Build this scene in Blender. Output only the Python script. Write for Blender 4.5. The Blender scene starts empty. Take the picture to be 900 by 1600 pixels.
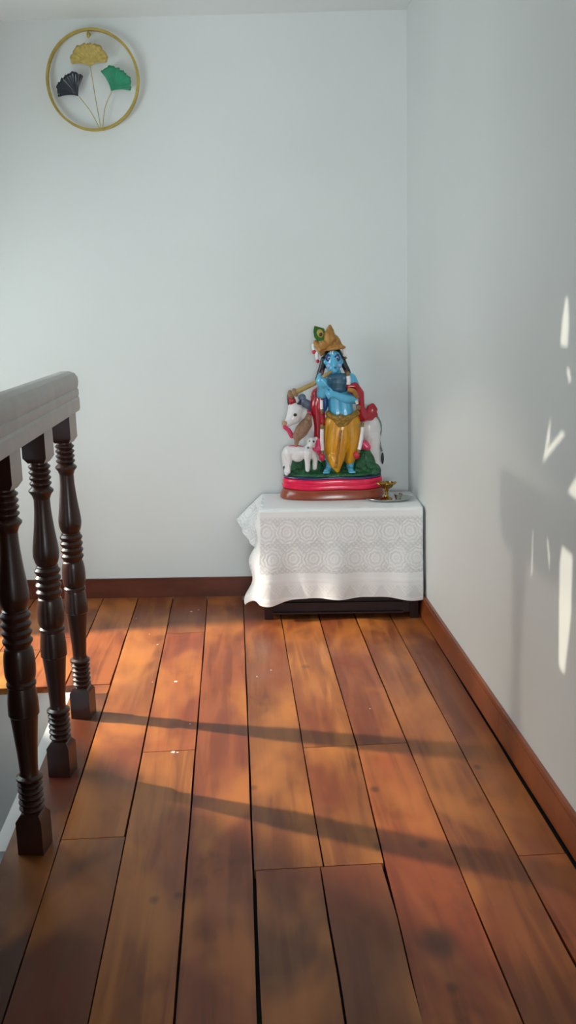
import bpy, bmesh, math, random
from mathutils import Vector, Matrix
R = random.Random(7)
PI = math.pi
scn = bpy.context.scene
col = scn.collection

# ------------------------------------------------------------------ helpers
def lin(c):
    return tuple((v/12.92 if v <= .04045 else ((v+.055)/1.055)**2.4) for v in (x/255. for x in c))

def link(o, parent=None):
    col.objects.link(o)
    if parent is not None:
        o.parent = parent
    return o

def mesh_obj(name, bm, mats, parent=None, smooth=None, recalc=True):
    me = bpy.data.meshes.new(name)
    if recalc:
        bmesh.ops.recalc_face_normals(bm, faces=bm.faces)
    bm.to_mesh(me); bm.free()
    for m in (mats if isinstance(mats, (list, tuple)) else [mats]):
        me.materials.append(m)
    if smooth is not None:
        me.shade_smooth()
        if smooth < 3.1:
            me.set_sharp_from_angle(angle=smooth)
    return link(bpy.data.objects.new(name, me), parent)

def tag(o, label=None, cat=None, group=None, kind=None):
    if label: o['label'] = label
    if cat: o['category'] = cat
    if group: o['group'] = group
    if kind: o['kind'] = kind
    return o

def empty(name, loc=(0, 0, 0), rz=0):
    o = bpy.data.objects.new(name, None)
    o.empty_display_size = .05
    o.location = loc; o.rotation_euler = (0, 0, rz)
    col.objects.link(o)
    return o

def box(bm, x0, x1, y0, y1, z0, z1, mi=0, bevel=0):
    vs = [bm.verts.new((x, y, z)) for x in (x0, x1) for y in (y0, y1) for z in (z0, z1)]
    q = [(0, 1, 3, 2), (4, 6, 7, 5), (0, 4, 5, 1), (2, 3, 7, 6), (0, 2, 6, 4), (1, 5, 7, 3)]
    fs = []
    for f in q:
        fc = bm.faces.new([vs[i] for i in f]); fc.material_index = mi; fs.append(fc)
    if bevel:
        es = list({e for f in fs for e in f.edges})
        bmesh.ops.bevel(bm, geom=es, offset=bevel, segments=2, affect='EDGES', profile=.6)
    return vs

def prism(bm, poly, z0, z1, mi=0):
    a = [bm.verts.new((x, y, z0)) for x, y in poly]
    b = [bm.verts.new((x, y, z1)) for x, y in poly]
    n = len(poly)
    fs = [bm.faces.new(a[::-1]), bm.faces.new(b)]
    for i in range(n):
        fs.append(bm.faces.new((a[i], a[(i+1) % n], b[(i+1) % n], b[i])))
    for f in fs: f.material_index = mi
    return fs

def lathe(bm, prof, n=24, c=(0, 0, 0), mi=0, cap=True, sx=1, sy=1):
    rings = []
    for r, z in prof:
        rings.append([bm.verts.new((c[0]+r*sx*math.cos(2*PI*k/n), c[1]+r*sy*math.sin(2*PI*k/n), c[2]+z)) for k in range(n)])
    for a, b in zip(rings, rings[1:]):
        for k in range(n):
            f = bm.faces.new((a[k], a[(k+1) % n], b[(k+1) % n], b[k])); f.material_index = mi
    if cap:
        for rg in (rings[0][::-1], rings[-1]):
            f = bm.faces.new(rg); f.material_index = mi
    return rings

def catmull(pts, n=6):
    pts = [Vector(p) for p in pts]
    out = []
    for i in range(len(pts)-1):
        p0 = pts[max(i-1, 0)]; p1 = pts[i]; p2 = pts[i+1]; p3 = pts[min(i+2, len(pts)-1)]
        for k in range(n):
            t = k/n
            out.append(.5*((2*p1)+(p2-p0)*t+(2*p0-5*p1+4*p2-p3)*t*t+(3*p1-p0-3*p2+p3)*t**3))
    out.append(pts[-1])
    return out

def tube(bm, pts, rad, n=10, mi=0, flat=1.0):
    pts = [Vector(p) for p in pts]
    m = len(pts)
    rr = rad if isinstance(rad, (list, tuple)) else [rad]*m
    rings = []
    up = Vector((0, 1, 0.03))
    for i, p in enumerate(pts):
        t = (pts[min(i+1, m-1)]-pts[max(i-1, 0)]).normalized()
        u = t.cross(up)
        if u.length < 1e-4: u = t.cross(Vector((1, 0, 0)))
        u.normalize(); v = u.cross(t)
        rings.append([bm.verts.new(p+(u*math.cos(2*PI*k/n)+v*flat*math.sin(2*PI*k/n))*rr[i]) for k in range(n)])
    for a, b in zip(rings, rings[1:]):
        for k in range(n):
            f = bm.faces.new((a[k], a[(k+1) % n], b[(k+1) % n], b[k])); f.material_index = mi
    for rg in (rings[0][::-1], rings[-1]):
        f = bm.faces.new(rg); f.material_index = mi

def ell(bm, c, r, rot=None, u=16, v=10, mi=0):
    mt = Matrix.Translation(Vector(c))
    if rot: mt = mt @ rot
    mt = mt @ Matrix.Diagonal((r[0], r[1], r[2], 1))
    d = bmesh.ops.create_uvsphere(bm, u_segments=u, v_segments=v, radius=1, matrix=mt)
    for vv in d['verts']:
        for f in vv.link_faces: f.material_index = mi

def cap2(bm, p1, r1, p2, r2, n=14):
    """tapered capsule as closed pieces"""
    p1 = Vector(p1); p2 = Vector(p2)
    ell(bm, p1, (r1,)*3, u=n, v=8); ell(bm, p2, (r2,)*3, u=n, v=8)
    d = p2-p1
    if d.length > 1e-5:
        q = d.to_track_quat('Z', 'Y').to_matrix().to_4x4()
        bmesh.ops.create_cone(bm, cap_ends=True, segments=n, radius1=r1, radius2=r2, depth=d.length,
                              matrix=Matrix.Translation((p1+p2)/2) @ q)

def limb(bm, pts, rads, flat=None):
    for (a, ra), (b, rb) in zip(zip(pts, rads), list(zip(pts, rads))[1:]):
        cap2(bm, a, ra, b, rb)

def remesh(name, bm, mat, parent, voxel=.0025, it=3, fac=.5):
    """union of overlapping closed pieces -> one continuous smooth surface"""
    me = bpy.data.meshes.new(name)
    bmesh.ops.recalc_face_normals(bm, faces=bm.faces)
    bm.to_mesh(me); bm.free()
    o = bpy.data.objects.new(name, me)
    col.objects.link(o)
    r = o.modifiers.new('r', 'REMESH'); r.mode = 'VOXEL'; r.voxel_size = voxel; r.use_smooth_shade = True
    s = o.modifiers.new('s', 'SMOOTH'); s.factor = fac; s.iterations = it
    dg = bpy.context.evaluated_depsgraph_get()
    dg.update()
    me2 = bpy.data.meshes.new_from_object(o.evaluated_get(dg))
    o.modifiers.clear()
    o.data = me2
    me2.name = name
    bpy.data.meshes.remove(me)
    me2.materials.clear(); me2.materials.append(mat)
    me2.shade_smooth()
    if parent is not None: o.parent = parent
    return o

# ------------------------------------------------------------------ materials
def pmat(name, c, rough=.5, metal=0., spec=.5, coat=0., sheen=0.):
    m = bpy.data.materials.new(name); m.use_nodes = True
    b = m.node_tree.nodes['Principled BSDF']
    b.inputs['Base Color'].default_value = (*lin(c), 1)
    b.inputs['Roughness'].default_value = rough
    b.inputs['Metallic'].default_value = metal
    b.inputs['Specular IOR Level'].default_value = spec
    b.inputs['Coat Weight'].default_value = coat
    b.inputs['Coat Roughness'].default_value = .12
    b.inputs['Sheen Weight'].default_value = sheen
    return m

class NT:
    def __init__(s, m): s.t = m.node_tree; s.b = s.t.nodes['Principled BSDF']
    def n(s, typ, **kw):
        nd = s.t.nodes.new(typ)
        for k, v in kw.items():
            if k in nd.inputs: nd.inputs[k].default_value = v
            else: setattr(nd, k, v)
        return nd
    def l(s, a, b): s.t.links.new(a, b)

def mottle(m, scale=6, amt=.15, bump=.0, bscale=40, stretch=(1, 1, 1), detail=5):
    """vary base colour with noise and add bump"""
    x = NT(m)
    tc = x.n('ShaderNodeTexCoord')
    mp = x.n('ShaderNodeMapping'); mp.inputs['Scale'].default_value = stretch
    x.l(tc.outputs['Object'], mp.inputs['Vector'])
    no = x.n('ShaderNodeTexNoise'); no.inputs['Scale'].default_value = scale; no.inputs['Detail'].default_value = detail
    x.l(mp.outputs[0], no.inputs['Vector'])
    mr = x.n('ShaderNodeMapRange')
    mr.inputs['From Min'].default_value = .3; mr.inputs['From Max'].default_value = .7
    mr.inputs['To Min'].default_value = 1-amt; mr.inputs['To Max'].default_value = 1+amt
    x.l(no.outputs['Fac'], mr.inputs['Value'])
    hs = x.n('ShaderNodeHueSaturation'); hs.inputs['Color'].default_value = x.b.inputs['Base Color'].default_value
    x.l(mr.outputs[0], hs.inputs['Value']); x.l(hs.outputs[0], x.b.inputs['Base Color'])
    if bump:
        n2 = x.n('ShaderNodeTexNoise'); n2.inputs['Scale'].default_value = bscale; n2.inputs['Detail'].default_value = 4
        x.l(mp.outputs[0], n2.inputs['Vector'])
        bp = x.n('ShaderNodeBump'); bp.inputs['Strength'].default_value = bump; bp.inputs['Distance'].default_value = .01
        x.l(n2.outputs['Fac'], bp.inputs['Height']); x.l(bp.outputs[0], x.b.inputs['Normal'])
    return m

M = {}
M['wall'] = mottle(pmat('white_wall_paint', (222, 227, 226), .55, spec=.3), 1.6, .025, .05, 9)
M['ceil'] = mottle(pmat('ceiling_paint', (236, 242, 243), .8), 2, .02)
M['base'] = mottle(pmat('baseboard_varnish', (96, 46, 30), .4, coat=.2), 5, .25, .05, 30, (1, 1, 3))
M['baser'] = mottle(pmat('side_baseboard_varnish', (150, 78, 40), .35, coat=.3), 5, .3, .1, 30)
M['bal'] = mottle(pmat('dark_turned_wood', (54, 27, 18), .34, coat=.2), 14, .3, .05, 50, (1, 1, .3))
M['paint'] = mottle(pmat('old_white_rail_paint', (186, 182, 178), .5), 12, .06, .15, 25)
M['table'] = mottle(pmat('dark_table_wood', (42, 22, 22), .5, spec=.3), 9, .25)
M['tabin'] = pmat('table_underside', (22, 12, 11), .8)
M['gold'] = mottle(pmat('brushed_gold', (196, 172, 92), .38, metal=.85), 30, .15)
M['goldleaf'] = mottle(pmat('gold_leaf_paint', (186, 164, 92), .5, metal=.5), 60, .2, .4, 120)
M['blackleaf'] = mottle(pmat('black_leaf_enamel', (20, 28, 38), .3, coat=.3), 30, .3)
M['greenleaf'] = mottle(pmat('green_leaf_enamel', (28, 138, 98), .4, coat=.2), 30, .2)
M['steel'] = mottle(pmat('stainless_steel', (196, 198, 194), .22, metal=1), 20, .05)
M['brass'] = mottle(pmat('polished_brass', (176, 138, 70), .22, metal=1), 25, .15)
def paint(n, c, r=.3, a=.12, s=40): return mottle(pmat(n, c, r, coat=.35), s, a)
M['brown'] = paint('brown_plinth_enamel', (150, 68, 42))
M['red'] = paint('crimson_plinth_enamel', (238, 12, 72))
M['violet'] = paint('violet_edge_enamel', (58, 60, 110))
M['grass'] = mottle(pmat('green_grass_enamel', (28, 92, 52), .4, coat=.2), 60, .45, .8, 110)
M['white'] = paint('white_animal_enamel', (232, 228, 228), .3, .03)
M['blue'] = paint('sky_blue_skin_enamel', (92, 184, 222), .28, .06)
M['bodice'] = paint('slate_blue_bodice_paint', (62, 104, 128), .4, .25, 60)
M['deep'] = paint('deep_blue_drape_enamel', (26, 74, 148), .3)
M['yellow'] = mottle(pmat('golden_yellow_cloth_enamel', (220, 156, 28), .32, coat=.3), 26, .18, .35, 50, (1, 1, .35))
M['orange'] = paint('amber_pleat_enamel', (216, 134, 34), .35)
M['belt'] = mottle(pmat('antique_gold_belt', (158, 122, 48), .4, metal=.25), 80, .3, .7, 140)
M['shawl'] = mottle(pmat('crimson_shawl_enamel', (176, 16, 40), .25, coat=.5), 25, .2)
M['crown'] = mottle(pmat('antique_gold_crown', (176, 126, 62), .42, metal=.2), 60, .22, .5, 110)
M['feather'] = mottle(pmat('peacock_green_enamel', (50, 104, 40), .6, spec=.2), 40, .3)
M['feathergold'] = paint('feather_gold_eye', (176, 150, 60), .4)
M['black'] = paint('black_hair_enamel', (20, 22, 30), .35)
M['pink'] = paint('pink_enamel', (222, 62, 110), .35)
M['pearl'] = paint('garland_white_enamel', (238, 232, 232), .35, .04)
M['bead'] = paint('olive_gold_bead', (140, 112, 62), .35)
M['tassel'] = paint('red_tassel_enamel', (206, 24, 58), .35)
M['flute'] = paint('bamboo_flute_paint', (166, 142, 84), .4)
M['collar'] = mottle(pmat('tan_garland_enamel', (152, 116, 92), .45), 50, .2, .6, 120)
M['grey'] = paint('slate_grey_enamel', (104, 116, 140), .35)
M['tail'] = paint('tail_grey_enamel', (120, 122, 124), .4)
M['lip'] = paint('lip_violet_enamel', (96, 60, 120), .35)
M['eyeblue'] = paint('eye_blue_enamel', (24, 66, 140), .25)
M['snout'] = paint('snout_tan_enamel', (190, 150, 120), .35)
M['lowbounce'] = mottle(pmat('low_bounce_dark', (70, 44, 32), .5), 8, .3, .0, 30, (1, 1, .2))  # kept dark to cut light bounced off the unseen walls
M['subfloor'] = pmat('gap_dirt', (16, 9, 7), .9)
M['fleck'] = pmat('white_paint_fleck', (225, 222, 220), .6)
M['plaster'] = pmat('well_plaster', (205, 205, 205), .8)

def floor_mat():
    m = pmat('worn_varnished_boards', (160, 90, 50), .34, spec=.38, coat=.14)
    m.node_tree.nodes['Principled BSDF'].inputs['Coat Roughness'].default_value = .3
    x = NT(m)
    at = x.n('ShaderNodeAttribute', attribute_name='plank')
    geo = x.n('ShaderNodeNewGeometry')
    tc = x.n('ShaderNodeTexCoord')
    off = x.n('ShaderNodeVectorMath', operation='SCALE'); off.inputs[0].default_value = (3.1, 17.3, 5.7)
    x.l(geo.outputs['Random Per Island'], off.inputs['Scale'])
    add = x.n('ShaderNodeVectorMath', operation='ADD')
    x.l(tc.outputs['Object'], add.inputs[0]); x.l(off.outputs[0], add.inputs[1])
    def noise(sc, stretch, det=5, dist=0):
        mp = x.n('ShaderNodeMapping'); mp.inputs['Scale'].default_value = stretch
        x.l(add.outputs[0], mp.inputs['Vector'])
        n = x.n('ShaderNodeTexNoise'); n.inputs['Scale'].default_value = sc; n.inputs['Detail'].default_value = det
        n.inputs['Distortion'].default_value = dist
        x.l(mp.outputs[0], n.inputs['Vector'])
        return n.outputs['Fac']
    def rng(v, a, b, c, d):
        r = x.n('ShaderNodeMapRange'); r.interpolation_type = 'SMOOTHSTEP'
        for k, q in zip(('From Min', 'From Max', 'To Min', 'To Max'), (a, b, c, d)): r.inputs[k].default_value = q
        x.l(v, r.inputs['Value']); return r.outputs[0]
    def mix(f, a, b, mode='MIX'):
        mx = x.n('ShaderNodeMix'); mx.data_type = 'RGBA'; mx.blend_type = mode
        if isinstance(f, float): mx.inputs[0].default_value = f
        else: x.l(f, mx.inputs[0])
        for s, v in ((6, a), (7, b)):
            if isinstance(v, tuple): mx.inputs[s].default_value = v
            else: x.l(v, mx.inputs[s])
        return mx.outputs[2]
    grain = noise(26, (1, .075, 1), 6, .6)
    broad = noise(5, (1, .45, 1), 3, .4)
    red = noise(4.2, (1.1, .5, 1), 4, .3)
    wear = noise(9, (1, .6, 1), 5)
    c = at.outputs['Color']
    c = mix(rng(grain, .38, .62, 0., .62), c, (*lin((92, 38, 20)), 1))
    c = mix(rng(red, .45, .68, 0., .65), c, (*lin((122, 56, 34)), 1))
    c = mix(rng(broad, .46, .7, 0., .6), c, (*lin((196, 122, 58)), 1))
    c = mix(rng(wear, .60, .76, 0., .42), c, (*lin((64, 34, 24)), 1))
    # knots and old stains of the boards themselves
    for (kx, ky, kr, ks) in KNOTS:
        d = x.n('ShaderNodeVectorMath', operation='DISTANCE')
        sq = x.n('ShaderNodeMapping'); sq.inputs['Scale'].default_value = (1, .75, 1)
        x.l(tc.outputs['Object'], sq.inputs['Vector'])
        x.l(sq.outputs[0], d.inputs[0]); d.inputs[1].default_value = (kx, ky*.75, 0)
        c = mix(rng(d.outputs['Value'], kr*.2, kr, ks, 0.), c, (*lin((44, 24, 18)), 1))
    x.l(c, x.b.inputs['Base Color'])
    x.l(rng(wear, .3, .7, .3, .46), x.b.inputs['Roughness'])
    bp = x.n('ShaderNodeBump'); bp.inputs['Strength'].default_value = .25; bp.inputs['Distance'].default_value = .004
    x.l(grain, bp.inputs['Height']); x.l(bp.outputs[0], x.b.inputs['Normal'])
    return m

def cloth_mat():
    m = pmat('white_lace_cotton', (240, 242, 242), .85, spec=.2, sheen=.2)
    x = NT(m)
    at = x.n('ShaderNodeAttribute', attribute_name='hole')
    mr = x.n('ShaderNodeMapRange'); mr.inputs['To Min'].default_value = 1; mr.inputs['To Max'].default_value = .68
    x.l(at.outputs['Fac'], mr.inputs['Value'])
    x.l(mr.outputs[0], x.b.inputs['Alpha'])
    tc = x.n('ShaderNodeTexCoord')
    no = x.n('ShaderNodeTexNoise'); no.inputs['Scale'].default_value = 420
    x.l(tc.outputs['Object'], no.inputs['Vector'])
    bp = x.n('ShaderNodeBump'); bp.inputs['Strength'].default_value = .25; bp.inputs['Distance'].default_value = .002
    x.l(no.outputs['Fac'], bp.inputs['Height']); x.l(bp.outputs[0], x.b.inputs['Normal'])
    return m

# ------------------------------------------------------------------ setting
XR, CEIL = .735, 2.32
def yb(x): return 3.885-.077*x        # front face of the back wall

# floor boards: (xl_far, xr_far, xl_near, xr_near, y_near, y_far, colour)
KNOTS = [(.365, 1.565, .055, .75), (.36, 1.44, .018, .5), (.33, 2.16, .018, .6), (-.2, 1.75, .016, .5), (-.15, 1.76, .014, .5),
         (.62, 2.25, .015, .6), (.3, 1.9, .02, .5), (.4, 1.9, .02, .5), (.02, 2.2, .016, .5), (.22, 3.02, .02, .5)]
M['floor'] = floor_mat()
COLS = [-1.79, -1.64, -1.49, -1.34, -1.19, -1.04, -.89, -.74, -.59, -.438, -.287, -.138, .017, .165, .317, .461, .602, .729]
tone = {'y': (164, 106, 50), 'o': (148, 84, 42), 'r': (134, 78, 44), 'b': (108, 64, 36), 'd': (80, 48, 32), 't': (140, 86, 48)}  # two darkest tones lowered to deepen the near floor's shade
boards = []
seqs = {  # column index -> list of (y_near, y_far, tone)
    8: [(-3.6, 2.86, 'd'), (2.86, 4.1, 'o')],  # near boards here and next column toned darker to stand in for shade
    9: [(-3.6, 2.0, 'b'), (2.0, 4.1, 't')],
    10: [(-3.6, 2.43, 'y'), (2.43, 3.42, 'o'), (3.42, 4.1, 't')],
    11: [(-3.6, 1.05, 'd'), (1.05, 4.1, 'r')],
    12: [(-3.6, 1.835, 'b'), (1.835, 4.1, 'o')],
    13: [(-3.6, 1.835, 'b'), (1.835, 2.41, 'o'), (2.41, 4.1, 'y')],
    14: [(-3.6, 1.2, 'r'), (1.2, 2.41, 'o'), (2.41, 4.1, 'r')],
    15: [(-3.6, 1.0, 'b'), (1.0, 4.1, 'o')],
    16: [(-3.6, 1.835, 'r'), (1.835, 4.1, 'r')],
}
bm = bmesh.new()
lay = bm.loops.layers.float_color.new('plank')
def board(x0, x1, y0, y1, t, g=.002, z=0, x0n=None, x1n=None):
    x0n = x0 if x0n is None else x0n; x1n = x1 if x1n is None else x1n
    c = [v*R.uniform(.93, 1.07) for v in tone[t]]
    gl, gr = g*R.uniform(.7, 1.6), g*R.uniform(.7, 1.6)
    # edges wander slightly like hand-cut boards
    n = max(2, int((y1-y0)/.18))
    L, Rr = [], []
    for k in range(n+1):
        f = k/n; y = y0+.0015+(y1-y0-.003)*f
        L.append((x0n+(x0-x0n)*f+gl*R.uniform(.5, 1.5), y)); Rr.append((x1n+(x1-x1n)*f-gr*R.uniform(.5, 1.5), y))
    for k in range(n):
        pass
    top = [[bm.verts.new((a[0], a[1], z)), bm.verts.new((b[0], b[1], z))] for a, b in zip(L, Rr)]
    bot = [[bm.verts.new((a[0], a[1], z-.022)), bm.verts.new((b[0], b[1], z-.022))] for a, b in zip(L, Rr)]
    fs = []
    for k in range(n):
        fs.append(bm.faces.new((top[k][0], top[k][1], top[k+1][1], top[k+1][0])))
        fs.append(bm.faces.new((top[k][0], top[k+1][0], bot[k+1][0], bot[k][0])))
        fs.append(bm.faces.new((top[k+1][1], top[k][1], bot[k][1], bot[k+1][1])))
    fs.append(bm.faces.new((top[0][1], top[0][0], bot[0][0], bot[0][1])))
    fs.append(bm.faces.new((top[n][0], top[n][1], bot[n][1], bot[n][0])))
    for f in fs:
        for l in f.loops: l[lay] = (*lin(c), 1)
EDGE = -.56
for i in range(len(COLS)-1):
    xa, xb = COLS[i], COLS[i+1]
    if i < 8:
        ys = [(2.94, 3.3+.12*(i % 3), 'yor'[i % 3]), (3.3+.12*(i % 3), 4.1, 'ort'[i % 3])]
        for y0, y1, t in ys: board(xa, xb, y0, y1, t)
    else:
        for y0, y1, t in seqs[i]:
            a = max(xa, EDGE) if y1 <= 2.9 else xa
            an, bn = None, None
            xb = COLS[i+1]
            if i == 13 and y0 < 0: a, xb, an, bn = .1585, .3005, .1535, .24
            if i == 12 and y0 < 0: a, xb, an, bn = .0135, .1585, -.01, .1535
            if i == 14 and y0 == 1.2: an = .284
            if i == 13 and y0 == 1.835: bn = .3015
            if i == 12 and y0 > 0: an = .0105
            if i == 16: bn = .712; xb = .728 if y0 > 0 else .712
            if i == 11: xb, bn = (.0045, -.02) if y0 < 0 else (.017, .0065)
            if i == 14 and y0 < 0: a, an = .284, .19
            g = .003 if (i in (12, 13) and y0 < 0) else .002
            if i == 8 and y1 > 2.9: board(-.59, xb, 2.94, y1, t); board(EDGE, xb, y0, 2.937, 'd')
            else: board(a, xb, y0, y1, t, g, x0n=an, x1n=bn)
fx = [(-.222, 2.935, .0075), (-.2, 2.42, .007), (-.188, 2.418, .004), (-.31, 3.3, .004), (-.35, 3.42, .003), (-.16, 2.6, .003), (.05, 2.95, .003), (-.3, 2.94, .003), (.39, 2.65, .003), (-.42, 3.62, .004), (-.2, 3.68, .006), (-.17, 3.7, .004), (.1, 3.0, .003)]
for x, y, r in fx:
    vs = [bm.verts.new((x+r*R.uniform(.6, 1.2)*math.cos(k*PI/4), y+r*R.uniform(.6, 1.2)*math.sin(k*PI/4), .0006)) for k in range(8)]
    f = bm.faces.new(vs); f.material_index = 2
box(bm, -.558, .76, -3.6, 4.05, -.06, -.0225, 1)
box(bm, -1.8, -.55, 2.945, 4.05, -.06, -.0225, 1)
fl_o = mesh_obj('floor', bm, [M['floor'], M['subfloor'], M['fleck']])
tag(fl_o, 'worn varnished wooden plank floor', kind='structure')

def wallbox(name, poly, z0, z1, mat=None):
    b = bmesh.new(); prism(b, poly, z0, z1)
    return tag(mesh_obj(name, b, mat or M['wall']), kind='structure')

wb = wallbox('wall_back', [(-2.0, yb(-2.0)), (.93, yb(.93)), (.93, yb(.93)+.12), (-2.0, yb(-2.0)+.12)], -.06, 2.5)
# right wall: old plaster leaning in very slightly towards the top
b = bmesh.new()
lean = -.022
vv = []
for z in (-.06, CEIL+.1):
    dx = lean*z/CEIL
    vv.append([b.verts.new((XR+dx, -3.6, z)), b.verts.new((XR+.15, -3.6, z)), b.verts.new((XR+.15, 4.0, z)), b.verts.new((XR+dx, 4.0, z))])
b.faces.new(vv[0][::-1]); b.faces.new(vv[1])
for k in range(4): b.faces.new((vv[0][k], vv[0][(k+1) % 4], vv[1][(k+1) % 4], vv[1][k]))
tag(mesh_obj('wall_right', b, M['wall']), kind='structure')
b = bmesh.new(); box(b, -2.0, .95, -3.75, 4.2, CEIL, CEIL+.1)
tag(mesh_obj('ceiling', b, M['ceil']), kind='structure')
b = bmesh.new()
for x0, x1, z0, z1 in ((-2.0, -.55, -1.6, 2.5), (.65, .9, -1.6, 2.5), (-.55, .65, -1.6, .85), (-.55, .65, 1.85, 2.5)):
    box(b, x0, x1, -3.75, -3.6, z0, z1)
tag(mesh_obj('wall_front', b, M['lowbounce']), kind='structure')
b = bmesh.new()
for x0, x1, z0, z1 in ((-.549, .649, .851, .9), (-.549, .649, 1.8, 1.849), (-.549, -.5, .9, 1.8), (.6, .649, .9, 1.8), (.03, .07, .9, 1.8)):
    box(b, x0, x1, -3.70, -3.65, z0, z1)
tag(mesh_obj('added_front_frame', b, M['paint']), kind='structure')  # unseen window frame added around the front fill lamp

# left wall; far opening slanted to shape the beam, nearer opening added for sun
XL = -1.55
def wall_with_holes(name, x0, x1, rect, holes, mat, parent=None):
    b = bmesh.new()
    def loop(poly):
        vs = [b.verts.new((x0, y, z)) for y, z in poly]
        return [b.edges.new((vs[i], vs[(i+1) % len(vs)])) for i in range(len(vs))]
    es = loop(rect)
    for h in holes: es += loop(h)
    g = bmesh.ops.triangle_fill(b, use_beauty=True, edges=es)
    fs = [f for f in g['geom'] if isinstance(f, bmesh.types.BMFace)]
    ex = bmesh.ops.extrude_face_region(b, geom=fs)
    bmesh.ops.translate(b, vec=(x1-x0, 0, 0), verts=[v for v in ex['geom'] if isinstance(v, bmesh.types.BMVert)])
    return mesh_obj(name, b, mat, parent)
W1 = (2.25, 3.46, .45, 1.98)
W2 = (.0, 1.05, -.6, 1.95)
def rc(w): return [(w[0], w[2]), (w[1], w[2]), (w[1], w[3]), (w[0], w[3])]
tag(wall_with_holes('wall_left', XL, XL-.12, [(-3.74, -1.6), (4.15, -1.6), (4.15, 2.45), (-3.74, 2.45)], [[(3.25, W1[2]), (W1[1], W1[2]), (W1[1], W1[3]), (W1[0], W1[3]), (W1[0], 1.27), (2.55, 1.27)], rc(W2)], M['wall']), kind='structure')
def wframe(name, w):
    b = bmesh.new()
    t = .045
    box(b, XL-.10, XL-.03, w[0] if name != 'window_1' else 3.26, w[1], w[2], w[2]+t*.6); box(b, XL-.10, XL-.03, w[0], w[1], w[3]-t, w[3])
    box(b, XL-.10, XL-.03, w[0], w[0]+t, w[2]+t if name != 'window_1' else 1.29, w[3]-t); box(b, XL-.10, XL-.03, w[1]-t, w[1], w[2]+t, w[3]-t)
    return tag(mesh_obj(name, b, M['paint']), kind='structure')
w1 = wframe('window_1', W1)
w2 = wframe('added_sun_opening', W2)  # unseen opening added to let in sun and light the stairwell

# sun direction for the streaks on the right wall; slits in an added mask follow their outlines
SUN = Vector((1, .6, -.17)).normalized()
XS = XL-.05
def back(pt):
    x, y, z = pt
    t = (XS-x)/SUN.x
    return (y+SUN.y*t, z+SUN.z*t)
SLITS = [
 [(1.9889, .6747), (1.9125, .6695), (1.9083, .5366), (1.9197, .4656), (1.9379, .3777), (1.9853, .3868), (1.9949, .5079), (2.0003, .6283)],
 [(2.1963, .6603), (2.1818, .6637), (2.1797, .5516), (2.1993, .546)],
 [(2.0918, .663), (2.0742, .6673), (2.0565, .6285), (2.0592, .5733), (2.0679, .5708), (2.079, .6303)],
 [(1.9672, .8008), (1.918, .8423), (1.8747, .8498), (1.8693, .8058), (1.9196, .793)],
 [(2.0896, .9615), (2.081, .9624), (2.0822, .8959), (2.1022, .8782), (2.0066, .9319), (1.982, .9265), (2.1381, .8333)][::-1],
 [(2.0167, 1.2221), (1.9929, 1.2163), (1.9829, 1.1641), (1.988, 1.11), (2.044, 1.1149), (2.0376, 1.1636)],
 [(2.0026, 1.0682), (1.9717, 1.07), (1.9564, 1.037), (1.9833, 1.0377)],
]
# unseen partition added to shade the near floor; slit mask shapes sun streaks
XP = -.62
W3 = (.85, 1.5, .3, 1.6)
tag(wall_with_holes('added_shade_partition', XP, XP-.08, [(-3.595, -1.6), (2.0, -1.6), (2.0, CEIL-.001), (-3.595, CEIL-.001)], [rc(W3)], M['lowbounce']), kind='structure')
XS = XP-.04
sh = wall_with_holes('added_slit_mask', XS+.01, XS-.01, [(W3[0]+.001, W3[2]+.001), (W3[1]-.001, W3[2]+.001), (W3[1]-.001, W3[3]-.001), (W3[0]+.001, W3[3]-.001)],
                     [[back((.728, y, z)) for y, z in pl] for pl in SLITS], M['bal'])  # added mask whose holes shape the sun streaks
tag(sh, kind='structure')
wallbox('added_shade_pier', [(-.619, .5), (-.27, .5), (-.27, .6), (-.619, .6)], .001, CEIL-.002, M['lowbounce'])  # unseen pier added to shade the lower-left floor and rail
# translucent sheet added in the far window to cut the spot beam
b = bmesh.new(); box(b, XL-.028, XL-.024, W1[0]+.046, W1[1]-.0455, 1.06, W1[3]-.046)
bl_m = pmat('beam_mask_cloth', (230, 230, 225), .8)
bl_m.node_tree.nodes['Principled BSDF'].inputs['Alpha'].default_value = .74      # lets part of the spot beam brighten the right wall
mesh_obj('added_beam_mask', b, bl_m, w1)
b = bmesh.new(); tube(b, [(XL-.026, W1[0]+.05, 1.06), (XL-.026, W1[1]-.05, 1.06)], .008, 10); mesh_obj('added_mask_bar', b, M['paint'], w1)
# unseen slab added outside to keep the sun out of the far window
wallbox('added_sun_blocker', [(-4.2, 2.05), (XL-.121, 2.05), (XL-.121, 2.17), (-4.2, 2.17)], -1.6, 2.5)

# stair well below the floor edge
b = bmesh.new(); box(b, -1.549, -.5605, 2.9415, 3.0, -1.6, -.0222)
tag(mesh_obj('wall_stairwell', b, M['plaster']), kind='structure')
b = bmesh.new(); box(b, -.60, -.5605, 2.001, 2.9415, -1.6, -.0222)
tag(mesh_obj('wall_stairwell_side', b, M['plaster']), kind='structure')
b = bmesh.new()
for k in range(7):
    box(b, -1.548, -.702, 2.25-.28*k, 2.53-.28*k, -1.6, -1.4+.14*k - (0 if k < 7 else 0))
tag(mesh_obj('floor_stairs', b, M['bal']), kind='structure')

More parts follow.
